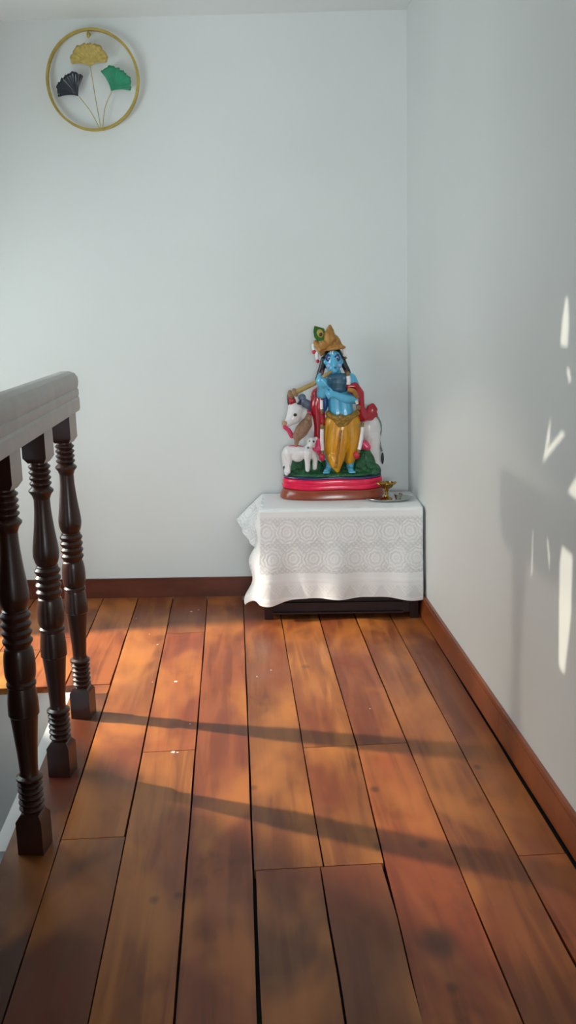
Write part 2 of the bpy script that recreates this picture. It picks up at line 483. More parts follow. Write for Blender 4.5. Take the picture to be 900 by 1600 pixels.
# baseboards
b = bmesh.new()
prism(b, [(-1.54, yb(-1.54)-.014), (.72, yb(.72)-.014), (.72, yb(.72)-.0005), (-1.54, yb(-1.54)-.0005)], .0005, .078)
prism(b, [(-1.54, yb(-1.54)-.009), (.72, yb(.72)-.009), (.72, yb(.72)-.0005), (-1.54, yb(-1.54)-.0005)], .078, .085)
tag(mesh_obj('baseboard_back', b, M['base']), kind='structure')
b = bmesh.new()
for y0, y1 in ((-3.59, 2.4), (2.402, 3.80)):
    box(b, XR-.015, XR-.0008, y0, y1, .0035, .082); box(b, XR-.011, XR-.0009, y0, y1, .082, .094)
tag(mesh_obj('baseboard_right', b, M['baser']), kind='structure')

# ------------------------------------------------------------------ stair railing
rl = empty('stair_railing', (-.49, 2.3, 0))
tag(rl, 'stair railing with white painted handrail and dark turned balusters', 'railing')
b = bmesh.new()
hp = [(.036, .93), (.038, .936), (.038, .964), (.034, .970), (.037, .977), (.037, .990), (.033, .994), (.036, 1.002), (.038, 1.014), (.036, 1.028), (.028, 1.039), (.012, 1.045)]
prof = hp + [(-x, z) for x, z in hp[::-1]]
def endring(y, sc=1.0):
    return [b.verts.new((x*sc, y, .99+(z-.99)*sc)) for x, z in prof]
r0 = endring(-.62); r1 = endring(.488); r2 = endring(.50, .94)
for p, q in ((r0, r1), (r1, r2)):
    for k in range(len(prof)):
        b.faces.new((p[k], p[(k+1) % len(prof)], q[(k+1) % len(prof)], q[k]))
b.faces.new(r0[::-1]); b.faces.new(r2)
mesh_obj('handrail', b, M['paint'], rl, smooth=.5)
def baluster_mesh():
    b = bmesh.new()
    s = .030
    def block(z0, z1, cut0, cut1):
        zs = [(z0, s if not cut0 else .021), (z0+(.014 if cut0 else 0.0001), s), (z1-(.014 if cut1 else .0001), s), (z1, s if not cut1 else .021)]
        rg = []
        for z, r in zs:
            rg.append([b.verts.new((x*r, y*r, z)) for x, y in ((-1, -1), (1, -1), (1, 1), (-1, 1))])
        for a, c in zip(rg, rg[1:]):
            for k in range(4):
                f = b.faces.new((a[k], a[(k+1) % 4], c[(k+1) % 4], c[k]))
                if k == 1 and cut0 and z0 > .5: f.material_index = 1
        b.faces.new(rg[0][::-1]); b.faces.new(rg[-1])
    block(.846, .9295, True, False)
    block(.0008, .095, False, True)
    pr = [(.022, .847)]
    def ridges(z0, z1, n, a, c):
        out = []
        d = (z1-z0)/n
        for k in range(n):
            out += [(c, z0+d*k), (a, z0+d*(k+.35)), (a, z0+d*(k+.55)), (c, z0+d*(k+1)-.0005)]
        return out
    pr = [(.021, .850)] + ridges(.842, .785, 4, .0275, .0215) + [(.024, .783), (.031, .776), (.031, .772), (.024, .763), (.0205, .752)]
    def cur(pts): return [(p.x, p.z) for p in catmull([(r, 0, z) for r, z in pts], 4)]
    pr += cur([(.0205, .75), (.0215, .72), (.0265, .67), (.0325, .625), (.033, .605), (.029, .588), (.025, .58)])
    pr += [(.0285, .577)] + ridges(.574, .497, 4, .033, .0275) + [(.027, .493)]
    pr += cur([(.030, .49), (.033, .475), (.0345, .455), (.034, .43), (.031, .417)])
    pr += [(.0285, .415), (.0325, .41), (.0325, .404), (.0295, .40)]
    pr += cur([(.030, .398), (.0335, .365), (.034, .335)]) + [(.0305, .331)]
    pr += cur([(.0305, .33), (.027, .29), (.0225, .235), (.0205, .195)])
    pr += [(.022, .188), (.030, .183), (.030, .178)] + ridges(.172, .098, 5, .0285, .0215) + [(.021, .094)]
    lathe(b, pr, 28)
    return b
b0 = mesh_obj('baluster', baluster_mesh(), [M['bal'], M['paint']], rl, smooth=.6)
b0.location = (0, .40, 0); b0.rotation_euler = (0, 0, -.16)
for y in (.035, -.33):
    c = b0.copy(); col.objects.link(c); c.parent = rl; c.location = (0, y, 0)

# ------------------------------------------------------------------ side table and lace cloth
ROT = -.082
TX, TY, TW, TD, TH_ = .098, 3.535, .612, .315, .449
tb = empty('side_table', (TX, TY, 0), ROT)
tag(tb, 'low dark brown wooden table almost hidden under a white lace cloth', 'table')
b = bmesh.new(); box(b, 0, TW, 0, TD, TH_-.022, TH_, bevel=.003); mesh_obj('tabletop', b, M['table'], tb, .6)
b = bmesh.new()
for x0, x1, y0, y1 in ((.012, TW-.012, .012, .028), (.012, TW-.012, TD-.028, TD-.012), (.012, .028, .028, TD-.028), (TW-.028, TW-.012, .028, TD-.028)):
    box(b, x0, x1, y0, y1, .022, TH_-.023)
mesh_obj('carcass', b, M['table'], tb)
b = bmesh.new(); box(b, .03, TW-.06, -.004, .0118, .024, .03); box(b, .03, TW-.06, -.004, .0118, .066, .07)
mesh_obj('bottom_rail', b, M['table'], tb)
for x, y in ((0, 0), (TW-.034, 0), (0, TD-.034), (TW-.034, TD-.034)):
    b = bmesh.new(); box(b, x, x+.034, y, y+.0118 if y == 0 else y+.034, .0005, TH_-.023, bevel=.002) if y == 0 else box(b, x, x+.034, TD-.0115, TD, .0005, TH_-.023, bevel=.002)
    mesh_obj('leg', b, M['table'], tb, .6)

M['cloth'] = cloth_mat()
def sst(e0, e1, x):
    t = min(1, max(0, (x-e0)/(e1-e0))); return t*t*(3-2*t)
def lace(s, t):
    """s along the table front, t down from the top edge -> (relief, openness)"""
    h = 0.; hole = 0.
    inband = .035 < t < .262
    if inband:
        best = 9; bang = 0
        for row, tc, ph in ((0, .098, .02), (1, .205, .045)):
            k = round((s-ph)/.0795)
            d = math.hypot((s-ph-k*.0795)/1.0, (t-tc)/1.12)
            if d < best: best = d; bang = math.atan2(t-tc, s-ph-k*.0795)
        if best < .041:
            rr = best/.041*(1+.07*math.cos(9*bang)*sst(.2, .7, best/.041))
            h = .5+.5*math.cos(rr*2*PI*3)
            hole = .55*(1-h)*(.35+.65*sst(.1, .5, rr))
            if rr > .9: h, hole = 1, 0
        else:
            g = math.sin(s*330)*math.sin(t*330)
            h = .25+.3*g; hole = .75 if g < .15 else .25
    elif .285 < t < .298: h = .9
    elif .298 <= t < .378:
        u = abs(((s/.062) % 1)-.5)*2            # pointed scallops
        edge = .31+.052*u
        if t < .312: h = .4; hole = .1
        elif t < edge:
            h = .5+.4*math.sin(s*420)*math.sin(t*420); hole = .35 if h < .5 else .05
        else:
            h = .1; hole = .45 if t < .362 else 0
            if t > .362: h = .9
    else:
        h = .4+.1*math.sin(s*500)*math.sin(t*500)
    return h, hole
b = bmesh.new()
hl = b.verts.layers.float.new('hole')
def grid(fn, nu, nv):
    vs = []
    for i in range(nu+1):
        row = []
        for j in range(nv+1):
            p, ho = fn(i/nu, j/nv)
            v = b.verts.new(p); v[hl] = ho; row.append(v)
        vs.append(row)
    for i in range(nu):
        for j in range(nv):
            f = b.faces.new((vs[i][j], vs[i+1][j], vs[i+1][j+1], vs[i][j+1]))
    return vs
ZT = TH_+.003
RD = .012            # rounding of the cloth over the table edge
CW0, CW1 = -.006, TW+.012
LEN = .372
def frontfn(u, v):
    s = CW0+(CW1-CW0)*u
    t = v*(LEN + .006*math.sin(s*21+.8) + .010*sst(.62, .66, s) - .012*math.exp(-((s-.35)/.12)**2) + .014*math.exp(-((s-.02)/.05)**2))
    h, ho = lace(s, t)
    a = min(t/(RD*PI/2), 1)*PI/2
    if t < RD*PI/2: y, z = -RD*math.sin(a)+.004, ZT-RD*(1-math.cos(a))
    else: y, z = -RD+.004, ZT-RD-(t-RD*PI/2)
    dn = sst(.05, .37, t)
    y -= .006+ dn*(.012 + .012*math.sin(s*24+1)+.006*math.sin(s*47)) + h*.0016*sst(.02, .05, t)
    x = s - dn*.010*(1-u)+dn*.004*u
    return (x, y, z), ho*sst(.03, .05, t)
grid(frontfn, 250, 150)
def topfn(u, v):
    s = CW0+(CW1-CW0)*u
    yy = TD+.004-(TD+.006)*v
    e = .0015*math.sin(s*19)*math.sin(yy*23)*0
    return (s, yy-.0005 if v < 1 else -.002, ZT+e), .0
grid(topfn, 60, 24)
# left fall: flares away from the table, long at the front corner, short at the back
def leftfn(u, v):
    yy = -.002+(TD+.006)*u
    hem = [(0, .372), (.05, .362), (.115, .41), (.17, .335), (.21, .30), (.3, .25), (.45, .215), (.7, .19), (1, .155)]
    for (a, la), (c, lc) in zip(hem, hem[1:]):
        if a <= u <= c: L = la+(lc-la)*(u-a)/(c-a); break
    t = v*L
    fl_ = [(0, .03), (.06, .09), (.13, .15), (.22, .06), (.34, .13), (.5, .10), (.65, .27), (.85, .50), (1, .72)]
    for (a, la), (c, lc) in zip(fl_, fl_[1:]):
        if a <= u <= c: F = la+(lc-la)*sst(a, c, u); break
    a = min(t/(RD*PI/2), 1)*PI/2
    ripple = .012*math.sin(t*38-.6)*math.exp(-((u-.14)/.1)**2)*sst(.02, .1, t)
    out = .006*min(1, t/.02)+F*t + ripple
    z = ZT-RD*(1-math.cos(a)) if t < RD*PI/2 else ZT-RD-(t-RD*PI/2)*math.sqrt(max(.2, 1-F*F))
    y2 = yy + (-.02*sst(.05, .35, t)*math.exp(-(u/.1)**2))
    if u < .1:
        q, _ = frontfn(0, v); k = 1-sst(0, .1, u)
        return (q[0]*k+(CW0-out)*(1-k), q[1]*k+y2*(1-k), q[2]*k+z*(1-k)), 0
    h, ho = lace(yy+1, t)
    return (CW0-out, y2, z), ho*sst(.03, .05, t)*(1 if t > .05 else 0)
grid(leftfn, 90, 110)
# right fall: squeezed between table and wall
def rightfn(u, v):
    yy = -.002+(TD+.006)*u
    t = v*.30
    a = min(t/(RD*PI/2), 1)*PI/2
    z = ZT-RD*(1-math.cos(a)) if t < RD*PI/2 else ZT-RD-(t-RD*PI/2)
    return (CW1+.002*min(1, t/.01), yy, z), 0
grid(rightfn, 20, 20)
bmesh.ops.remove_doubles(b, verts=b.verts, dist=.0008)
ct = mesh_obj('tablecloth', b, M['cloth'], None, smooth=1.2)
ct.location = (TX, TY, 0); ct.rotation_euler = (0, 0, ROT)
tag(ct, 'white lace tablecloth with rosettes draped over the low corner table', 'tablecloth')
so = ct.modifiers.new('thick', 'SOLIDIFY'); so.thickness = .0012; so.offset = 1

# ------------------------------------------------------------------ painted statue
K = .000568
SZ = ZT+.0022
st = empty('painted_statue', (.398, 3.742, SZ), -.082)
tag(st, 'glossy painted statue of a blue flute player standing with white cow and calf', 'statue')
def P(cx, cy, y=0.):
    z0 = (1266-cy)*K*1.02
    a = (1.2-SZ-z0)/3.75
    return Vector(((cx-445)*K, y, z0-y*a))
def rad(px): return px*K

# plinth: two painted tiers and the grass on top
def outline(hw, hd, n=64, ex=2.6, cx=0):
    pts = []
    for k in range(n):
        a = 2*PI*k/n
        c, s = math.cos(a), math.sin(a)
        x = hw*math.copysign(abs(c)**(2/ex), c); y = hd*math.copysign(abs(s)**(2/ex), s)
        pts.append((x+cx, y))
    return pts
def tier(name, levels, mat):
    b = bmesh.new(); prev = None
    rings = []
    for hw, hd, z, cx in levels:
        rings.append([b.verts.new((x, y, z+.0018*math.sin(x*30+1))) if z > .01 else b.verts.new((x, y, z)) for x, y in outline(hw, hd, cx=cx)])
    for a, c in zip(rings, rings[1:]):
        for k in range(len(a)): b.faces.new((a[k], a[(k+1) % len(a)], c[(k+1) % len(a)], c[k]))
    b.faces.new(rings[0][::-1]); b.faces.new(rings[-1])
    return mesh_obj(name, b, mat, st, smooth=.7)
tier('brown_plinth', [(.208, .090, 0, -.002), (.214, .095, .006, -.002), (.213, .094, .018, -.002), (.206, .088, .036, -.001), (.203, .085, .0395, -.001)], M['brown'])
tier('red_plinth', [(.200, .083, .0405, 0), (.206, .088, .045, 0), (.208, .089, .056, 0), (.203, .086, .061, 0), (.204, .087, .066, 0), (.204, .087, .076, 0), (.201, .085, .0815, 0), (.198, .083, .083, 0)], M['red'])
tier('violet_edge', [(.197, .081, .0838, 0), (.201, .084, .0865, 0), (.2, .083, .0905, 0), (.196, .08, .0915, 0)], M['violet'])
# grass
b = bmesh.new()
for (cx, w, d, zz, h, yy) in ((445, .196, .079, .094, .012, 0),):
    lathe(b, [(.97, 0), (1, .004), (.98, .009), (.9, .013), (.001, .016)], 48, (0, 0, .0915), sx=w, sy=d)
def mound(cx, cyb, w, h, y, d):
    p = P(cx, cyb, y); ell(b, p, (w*K, d, h*K))
mound(690, 1080, 74, 185, .02, .03); mound(650, 1085, 60, 105, .005, .03); mound(560, 1085, 80, 70, .03, .03)
mound(200, 1095, 92, 135, .012, .03); mound(300, 1090, 90, 105, .01, .03); mound(400, 1090, 70, 90, .03, .03); mound(745, 1090, 55, 60, .01, .028)
for k in range(26):
    cx = R.uniform(130, 760); mound(cx, 1100, R.uniform(18, 34), R.uniform(16, 42), R.uniform(-.045, -.01), .016)
remesh('grass_mound', b, M['grass'], st, .0028, 1, .4)

# white cow behind the figure
cow = None
b = bmesh.new()
ell(b, P(560, 800, .045), (rad(230), .040, rad(105)))                       # barrel
ell(b, P(715, 790, .04), (rad(88), .044, rad(112)))                         # rump
limb(b, [P(735, 850, .03), P(748, 950, .028), P(768, 1010, .03), P(778, 1075, .028)], [rad(66), rad(44), rad(27), rad(24)])   # hind leg
limb(b, [P(700, 850, .05), P(705, 960, .05), P(715, 1075, .05)], [rad(50), rad(34), rad(24)])
ell(b, P(345, 800, .03), (rad(80), .042, rad(120)))                         # shoulder
limb(b, [P(330, 860, .02), P(340, 960, .02), P(345, 1075, .02)], [rad(42), rad(30), rad(24)])
limb(b, [P(300, 850, .04), P(300, 960, .04), P(300, 1075, .04)], [rad(42), rad(30), rad(24)])
limb(b, [P(318, 790, .02), P(280, 740, .0), P(235, 680, -.02)], [rad(78), rad(66), rad(56)])         # neck
limb(b, [P(190, 652, -.035), P(172, 700, -.055), P(140, 735, -.072)], [rad(58), rad(50), rad(30)])   # head
ell(b, P(128, 738, -.076), (rad(27), rad(24), rad(22)))                     # muzzle
ell(b, P(178, 618, -.03), (rad(44), rad(34), rad(22)))                      # poll
cow = remesh('cow', b, M['white'], st, .0028, 5)
def sub(name, bmx, mat, parent, smooth=.9):
    return mesh_obj(name, bmx, mat, parent, smooth=smooth)
b = bmesh.new(); ell(b, P(188, 682, -.089), (rad(13), .005, rad(11)), u=12, v=8); sub('eye', b, M['black'], cow)
b = bmesh.new(); ell(b, P(112, 738, -.092), (rad(18), .008, rad(17)), u=12, v=8); sub('nose', b, M['snout'], cow)
b = bmesh.new(); limb(b, [P(110, 765, -.086), P(140, 790, -.072), P(160, 830, -.056)], [rad(14), rad(17), rad(18)])
remesh('chin_drape', b, M['pink'], cow, .002, 3)
b = bmesh.new(); tube(b, catmull([P(172, 612, -.03), P(166, 580, -.034), P(158, 545, -.034), P(164, 530, -.034)], 5), [rad(26)+0*k for k in range(6)]+[rad(22)]*5+[rad(14)]*5, 12)
hn = sub('horn', b, M['shawl'], cow)
b = bmesh.new(); tube(b, catmull([P(150, 615, -.03), P(143, 580, -.03), P(140, 550, -.028), P(148, 520, -.026)], 5), [rad(14)-rad(.5)*k for k in range(16)], 10)
sub('horn', b, M['black'], cow)
b = bmesh.new(); ell(b, P(262, 672, -.03), (rad(44), .012, rad(25)), Matrix.Rotation(.25, 4, 'Y')); sub('ear', b, M['pink'], cow)
b = bmesh.new(); limb(b, [P(215, 608, -.028), P(240, 585, -.02), P(270, 610, -.012), P(285, 640, -.004)], [rad(16), rad(26), rad(34), rad(24)])
ell(b, P(236, 560, -.02), (rad(30), .012, rad(26)))
remesh('mane_ornament', b, M['grey'], cow, .0024, 3)
b = bmesh.new(); tube(b, catmull([P(207, 612, -.044), P(222, 600, -.045), P(228, 575, -.043)], 5), [rad(15), rad(14), rad(13), rad(12), rad(11), rad(10), rad(9), rad(8), rad(6), rad(5), rad(3)], 8); sub('horn', b, M['black'], cow)
b = bmesh.new()
limb(b, [P(276, 690, -.036), P(268, 750, -.044), P(235, 800, -.058), P(200, 840, -.064)], [rad(24), rad(38), rad(40), rad(30)])
limb(b, [P(262, 720, -.042), P(215, 775, -.064), P(185, 830, -.07)], [rad(20), rad(24), rad(20)])
limb(b, [P(200, 845, -.066), P(188, 900, -.062)], [rad(22), rad(12)])
for k in range(7):
    t = k/6; ell(b, P(285-95*t, 700+140*t+20*math.sin(t*PI), -.05-.02*t), (rad(20),)*3, u=10, v=6)
remesh('neck_garland', b, M['collar'], cow, .0024, 2)
b = bmesh.new(); tube(b, catmull([P(772, 700, .035), P(795, 750, .035), P(800, 800, .033), P(790, 860, .031), P(795, 910, .03), P(808, 950, .03)], 5), [rad(9)]*8+[rad(8)]*18, 8)
tl = sub('tail', b, M['tail'], cow)
b = bmesh.new(); ell(b, P(812, 1000, .03), (rad(11), rad(11), rad(44)), u=10); sub('tail_tuft', b, M['black'], cow)

# calf in front
b = bmesh.new()
limb(b, [P(135, 940, -.05), P(200, 945, -.054), P(265, 950, -.054)], [rad(42), rad(46), rad(44)])
ell(b, P(198, 970, -.058), (rad(50), .022, rad(46)))
limb(b, [P(122, 950, -.042), P(118, 1010, -.042), P(112, 1050, -.044), P(118, 1098, -.046)], [rad(34), rad(21), rad(16), rad(15)])
limb(b, [P(135, 950, -.06), P(140, 1010, -.06), P(134, 1045, -.058), P(132, 1085, -.06)], [rad(30), rad(19), rad(14), rad(15)])
limb(b, [P(270, 950, -.066), P(268, 1015, -.066), P(268, 1072, -.066)], [rad(34), rad(20), rad(17)])
limb(b, [P(295, 945, -.05), P(322, 1000, -.05), P(318, 1060, -.05)], [rad(32), rad(20), rad(17)])
limb(b, [P(275, 935, -.055), P(296, 900, -.058)], [rad(38), rad(32)])
limb(b, [P(300, 872, -.062), P(290, 898, -.078), P(280, 912, -.086)], [rad(31), rad(24), rad(15)])
ell(b, P(325, 855, -.055), (rad(22), rad(10), rad(14)), Matrix.Rotation(-.6, 4, 'Y')); ell(b, P(262, 862, -.055), (rad(18), rad(9), rad(11)), Matrix.Rotation(.5, 4, 'Y'))
calf = remesh('calf', b, M['white'], st, .0022, 3)
b = bmesh.new(); ell(b, P(314, 872, -.0795), (rad(8), .003, rad(9)), u=10, v=6); sub('eye', b, M['black'], calf)
b = bmesh.new(); ell(b, P(285, 872, -.0785), (rad(6), .003, rad(8)), u=10, v=6); sub('eye', b, M['black'], calf)
b = bmesh.new(); ell(b, P(274, 915, -.096), (rad(9), .005, rad(8)), u=10, v=6); sub('nose', b, M['grey'], calf)
b = bmesh.new(); limb(b, [P(348, 860, -.05), P(345, 910, -.052), P(352, 960, -.05)], [rad(18), rad(30), rad(14)])
limb(b, [P(312, 925, -.072), P(340, 930, -.06)], [rad(10), rad(20)])
remesh('neck_cloth', b, M['pink'], calf, .002, 2)
b = bmesh.new(); tube(b, catmull([P(112, 918, -.052), P(150, 905, -.055), P(200, 904, -.058), P(240, 912, -.06)], 5), rad(8), 8); sub('back_ribbon', b, M['pink'], calf)
b = bmesh.new(); tube(b, catmull([P(96, 935, -.048), P(92, 980, -.046), P(98, 1020, -.046), P(102, 1062, -.046)], 5), [rad(7)]*10+[rad(10)]*6, 8); sub('tail', b, M['white'], calf)
b = bmesh.new(); ell(b, P(101, 1050, -.047), (rad(9), rad(9), rad(22)), u=10); sub('tail_tuft', b, M['black'], calf)

# the standing figure: one continuous body
b = bmesh.new()
FY = -.012
ell(b, P(462, 318, FY-.012), (rad(60), .036, rad(80)))                      # head
ell(b, P(462, 362, FY-.020), (rad(46), .030, rad(42)))                      # jaw
limb(b, [P(468, 330, FY-.047), P(469, 346, FY-.052)], [rad(7), rad(10)])    # nose
ell(b, P(430, 345, FY-.036), (rad(20), .010, rad(18))); ell(b, P(502, 345, FY-.036), (rad(18), .010, rad(18)))   # cheeks
ell(b, P(470, 385, FY-.041), (rad(16), .008, rad(11)))                      # chin
limb(b, [P(475, 385, FY), P(484, 440, FY)], [rad(38), rad(42)])
ell(b, P(488, 480, FY), (rad(92), .036, rad(62)))                           # chest
ell(b, P(500, 560, FY), (rad(86), .036, rad(80)))
limb(b, [P(478, 560, FY), P(485, 650, FY), P(490, 720, FY)], [rad(66), rad(66), rad(70)]); limb(b, [P(530, 560, FY), P(538, 650, FY), P(548, 720, FY)], [rad(60), rad(60), rad(70)])
ell(b, P(520, 720, FY), (rad(105), .038, rad(60)))                          # hips
limb(b, [P(400, 455, FY+.005), P(378, 520, FY-.016), P(372, 540, FY-.024)], [rad(40), rad(36), rad(34)])     # right upper arm
limb(b, [P(372, 540, FY-.024), P(382, 490, FY-.048), P(372, 455, FY-.058)], [rad(34), rad(28), rad(24)])     # right forearm raised
ell(b, P(374, 458, FY-.074), (rad(38), .020, rad(46)), Matrix.Rotation(-.5, 4, 'Y')); limb(b, [P(372, 470, FY-.06), P(398, 500, FY-.058), P(385, 540, FY-.04)], [rad(32), rad(32), rad(32)])
limb(b, [P(582, 440, FY+.004), P(612, 500, FY-.006), P(606, 575, FY-.016)], [rad(42), rad(38), rad(34)])     # left upper arm
limb(b, [P(606, 580, FY-.018), P(540, 575, FY-.052), P(470, 548, FY-.062)], [rad(36), rad(32), rad(24)])     # left forearm across
limb(b, [P(470, 548, FY-.062), P(440, 542, FY-.064)], [rad(25), rad(27)])
def fing(pts, r0, r1): limb(b, pts, [r0+(r1-r0)*k/(len(pts)-1) for k in range(len(pts))])
for k, (dx, dy) in enumerate(((0, 0), (9, 12), (14, 25), (15, 38))):
    fing([P(356+dx*1.6, 428+dy*.7, FY-.078), P(366+dx*1.6, 430+dy*.8, FY-.089), P(380+dx*1.7, 452+dy*.8, FY-.090)], rad(9), rad(7.5))
fing([P(350, 440, FY-.064), P(352, 414, FY-.068), P(366, 400, FY-.070)], rad(10), rad(7))
for k in range(4):
    fing([P(430, 528+12*k, FY-.068), P(408+5*k, 520+14*k, FY-.07), P(400+7*k, 532+14*k, FY-.064)], rad(8), rad(6))
fing([P(446, 520, FY-.07), P(430, 500, FY-.072)], rad(9), rad(7))
limb(b, [P(450, 760, FY), P(432, 900, FY-.008), P(428, 1040, FY-.005)], [rad(62), rad(48), rad(28)])
limb(b, [P(590, 760, FY), P(588, 900, FY+.002), P(572, 1040, FY)], [rad(60), rad(46), rad(28)])
limb(b, [P(428, 1040, FY-.005), P(420, 1072, FY-.006), P(398, 1090, FY-.036)], [rad(28), rad(26), rad(20)])
limb(b, [P(572, 1040, FY), P(572, 1072, FY-.002), P(580, 1090, FY-.032)], [rad(28), rad(26), rad(20)])
for k in range(5):
    fing([P(384+9*k, 1092, FY-.044), P(381+9*k, 1098, FY-.058)], rad(7), rad(5.5))
    fing([P(566+9*k, 1092, FY-.040), P(567+9*k, 1098, FY-.054)], rad(7), rad(5.5))
ell(b, P(398, 318, FY), (rad(12), .012, rad(24))); ell(b, P(524, 318, FY), (rad(12), .012, rad(24)))
body = remesh('figure_body', b, M['blue'], st, .0021, 3, .45)
def surf_y(cx, cy, y0=FY):
    """front surface of the body along local y at this spot (so paint sits on it)"""
    p = P(cx, cy, y0)
    hit, loc, no, _ = body.ray_cast(Vector((p.x, -.4, p.z)), Vector((0, 1, 0)))
    return loc.y if hit else y0
def dab(name, cx, cy, w, h, mat, lift=.0008, th=.0022, rot=0, parent=None):
    p = P(cx, cy, FY-.045); y = surf_y(cx, cy, FY-.045)
    b = bmesh.new(); ell(b, (p.x, y-lift+.001, p.z), (rad(w), th, rad(h)), Matrix.Rotation(rot, 4, 'Y') if rot else None, 14, 8)
    return sub(name, b, mat, parent or body)
for cx, sgn in ((429, 1), (486, -1)):
    dab('eye_paint', cx, 297, 24, 23, M['eyeblue'], rot=.1*sgn)
    dab('eyeball', cx, 299, 11, 5.5, M['pearl'], .0020)
    dab('pupil', cx+1, 298, 7, 8, M['black'], .0036)
    dab('eyebrow', cx-sgn*2, 272, 20, 4, M['black'], .0008, rot=-.22*sgn)
dab('forehead_mark', 456, 268, 5, 24, M['pearl'], .0006)
dab('forehead_mark', 444, 264, 3, 20, M['pearl'], .0006, rot=-.15)
dab('cheek_blush', 425, 347, 18, 15, paint('cheek_lilac', (150, 178, 222)), -.0006)
dab('cheek_blush', 500, 347, 15, 14, bpy.data.materials['cheek_lilac'], -.0006)
dab('lips', 471, 362, 11, 5, M['lip'], .0006)
# hair
b = bmesh.new()
ell(b, P(460, 300, FY+.014), (rad(76), .034, rad(88)))
limb(b, [P(392, 300, FY), P(384, 350, FY+.004), P(366, 400, FY+.008), P(342, 440, FY+.012)], [rad(20), rad(24), rad(24), rad(12)])
limb(b, [P(526, 300, FY), P(540, 345, FY+.004), P(560, 385, FY+.006), P(578, 420, FY+.01)], [rad(18), rad(22), rad(22), rad(12)])
hair = remesh('hair', b, M['black'], body, .0024, 2)
paint('maroon_hair_tie', (96, 34, 40))
for pp in ([P(385, 385, FY-.012), P(372, 415, FY-.012)], [P(548, 385, FY-.012), P(560, 405, FY-.012)]):
    b = bmesh.new(); limb(b, pp, [rad(12), rad(15)])
    remesh('hair_tie', b, bpy.data.materials['maroon_hair_tie'], hair, .002, 2)
# bodice: dark slate cloth over the chest
b = bmesh.new()
ell(b, P(488, 462, FY-.001), (rad(92), .0375, rad(66))); ell(b, P(486, 505, FY-.001), (rad(86), .039, rad(52))); ell(b, P(484, 430, FY-.004), (rad(70), .034, rad(40))); limb(b, [P(430, 432, FY-.012), P(540, 432, FY-.012)], [rad(34), rad(34)])
remesh('bodice', b, M['bodice'], body, .0024, 3)
b = bmesh.new(); ell(b, P(398, 600, FY-.012), (rad(24), .022, rad(72)), Matrix.Rotation(.1, 4, 'Y')); sub('blue_sash', b, M['deep'], body)
# crown
b = bmesh.new()
lathe(b, [(86, -8), (90, 0), (84, 10), (70, 30), (60, 60), (48, 84), (30, 98), (.5, 104)], 26, (0, 0, 0))
for v in b.verts: v.co = Vector((v.co.x*K, v.co.y*K*.62+.0, v.co.z*K))
bmesh.ops.transform(b, matrix=Matrix.Translation(P(455, 232, FY-.004)) @ Matrix.Rotation(-.1, 4, 'Y'), verts=b.verts)
limb(b, [P(520, 218, FY-.02), P(540, 222, FY-.018)], [rad(14), rad(9)]); limb(b, [P(372, 236, FY-.018), P(345, 195, FY-.01), P(335, 180, FY-.008)], [rad(22), rad(22), rad(12)])
limb(b, [P(385, 250, FY-.012), P(376, 268, FY-.012)], [rad(20), rad(12)])
# tall centre plate
limb(b, [P(432, 180, FY-.02), P(430, 130, FY-.018), P(440, 78, FY-.014)], [rad(38), rad(32), rad(12)])
limb(b, [P(448, 160, FY-.02), P(448, 110, FY-.016), P(442, 74, FY-.014)], [rad(34), rad(20), rad(8)])
ell(b, P(392, 205, FY-.03), (rad(34), .014, rad(34)))
crown = remesh('crown', b, M['crown'], body, .0024, 2)
b = bmesh.new()
pl = [P(332, 72), P(400, 92), P(408, 130), P(398, 172), P(352, 178), P(330, 150), P(324, 108)]
def leafplate(b, pts, y0, th):
    f = [b.verts.new((p.x, y0, p.z)) for p in pts]; g = [b.verts.new((p.x, y0+th, p.z)) for p in pts]
    b.faces.new(f); b.faces.new(g[::-1])
    for k in range(len(pts)): b.faces.new((f[k], f[(k+1) % len(f)], g[(k+1) % len(f)], g[k]))
leafplate(b, [p for p in pl], FY-.014, .010)
bmesh.ops.bevel(b, geom=b.edges[:], offset=.0015, segments=2, affect='EDGES')
fe = sub('peacock_feather', b, M['feather'], crown, .5)
b = bmesh.new(); ell(b, P(372, 125, FY-.0135), (rad(24), .0035, rad(30)), Matrix.Rotation(-.4, 4, 'Y')); sub('feather_eye', b, M['feathergold'], crown)
b = bmesh.new(); ell(b, P(375, 132, FY-.0165), (rad(11), .0025, rad(13))); sub('feather_pupil', b, M['black'], crown)
def strand(name, pts, r, mat, parent):
    b = bmesh.new(); tube(b, catmull(pts, 4), rad(r), 10)
    return sub(name, b, mat, parent)
for nm, pts, r, ball in (('tassel_string', [P(322, 195, FY-.006), P(322, 220, FY-.006), P(328, 236, FY-.006)], 11, (326, 250, 15)),
                         ('tassel_string', [P(348, 250, FY-.006), P(346, 275, FY-.006), P(350, 300, FY-.006)], 13, (352, 314, 13)),
                         ('tassel_string', [P(536, 232, FY-.006), P(540, 258, FY-.006), P(542, 282, FY-.006)], 13, (546, 295, 11))):
    q = strand(nm, pts, r, M['pearl'], crown)
    b = bmesh.new(); ell(b, P(ball[0], ball[1], FY-.006), (rad(ball[2]),)*3, u=12, v=8)
    sub('tassel_ball', b, M['tassel'] if ball[0] < 500 else M['bead'], crown)
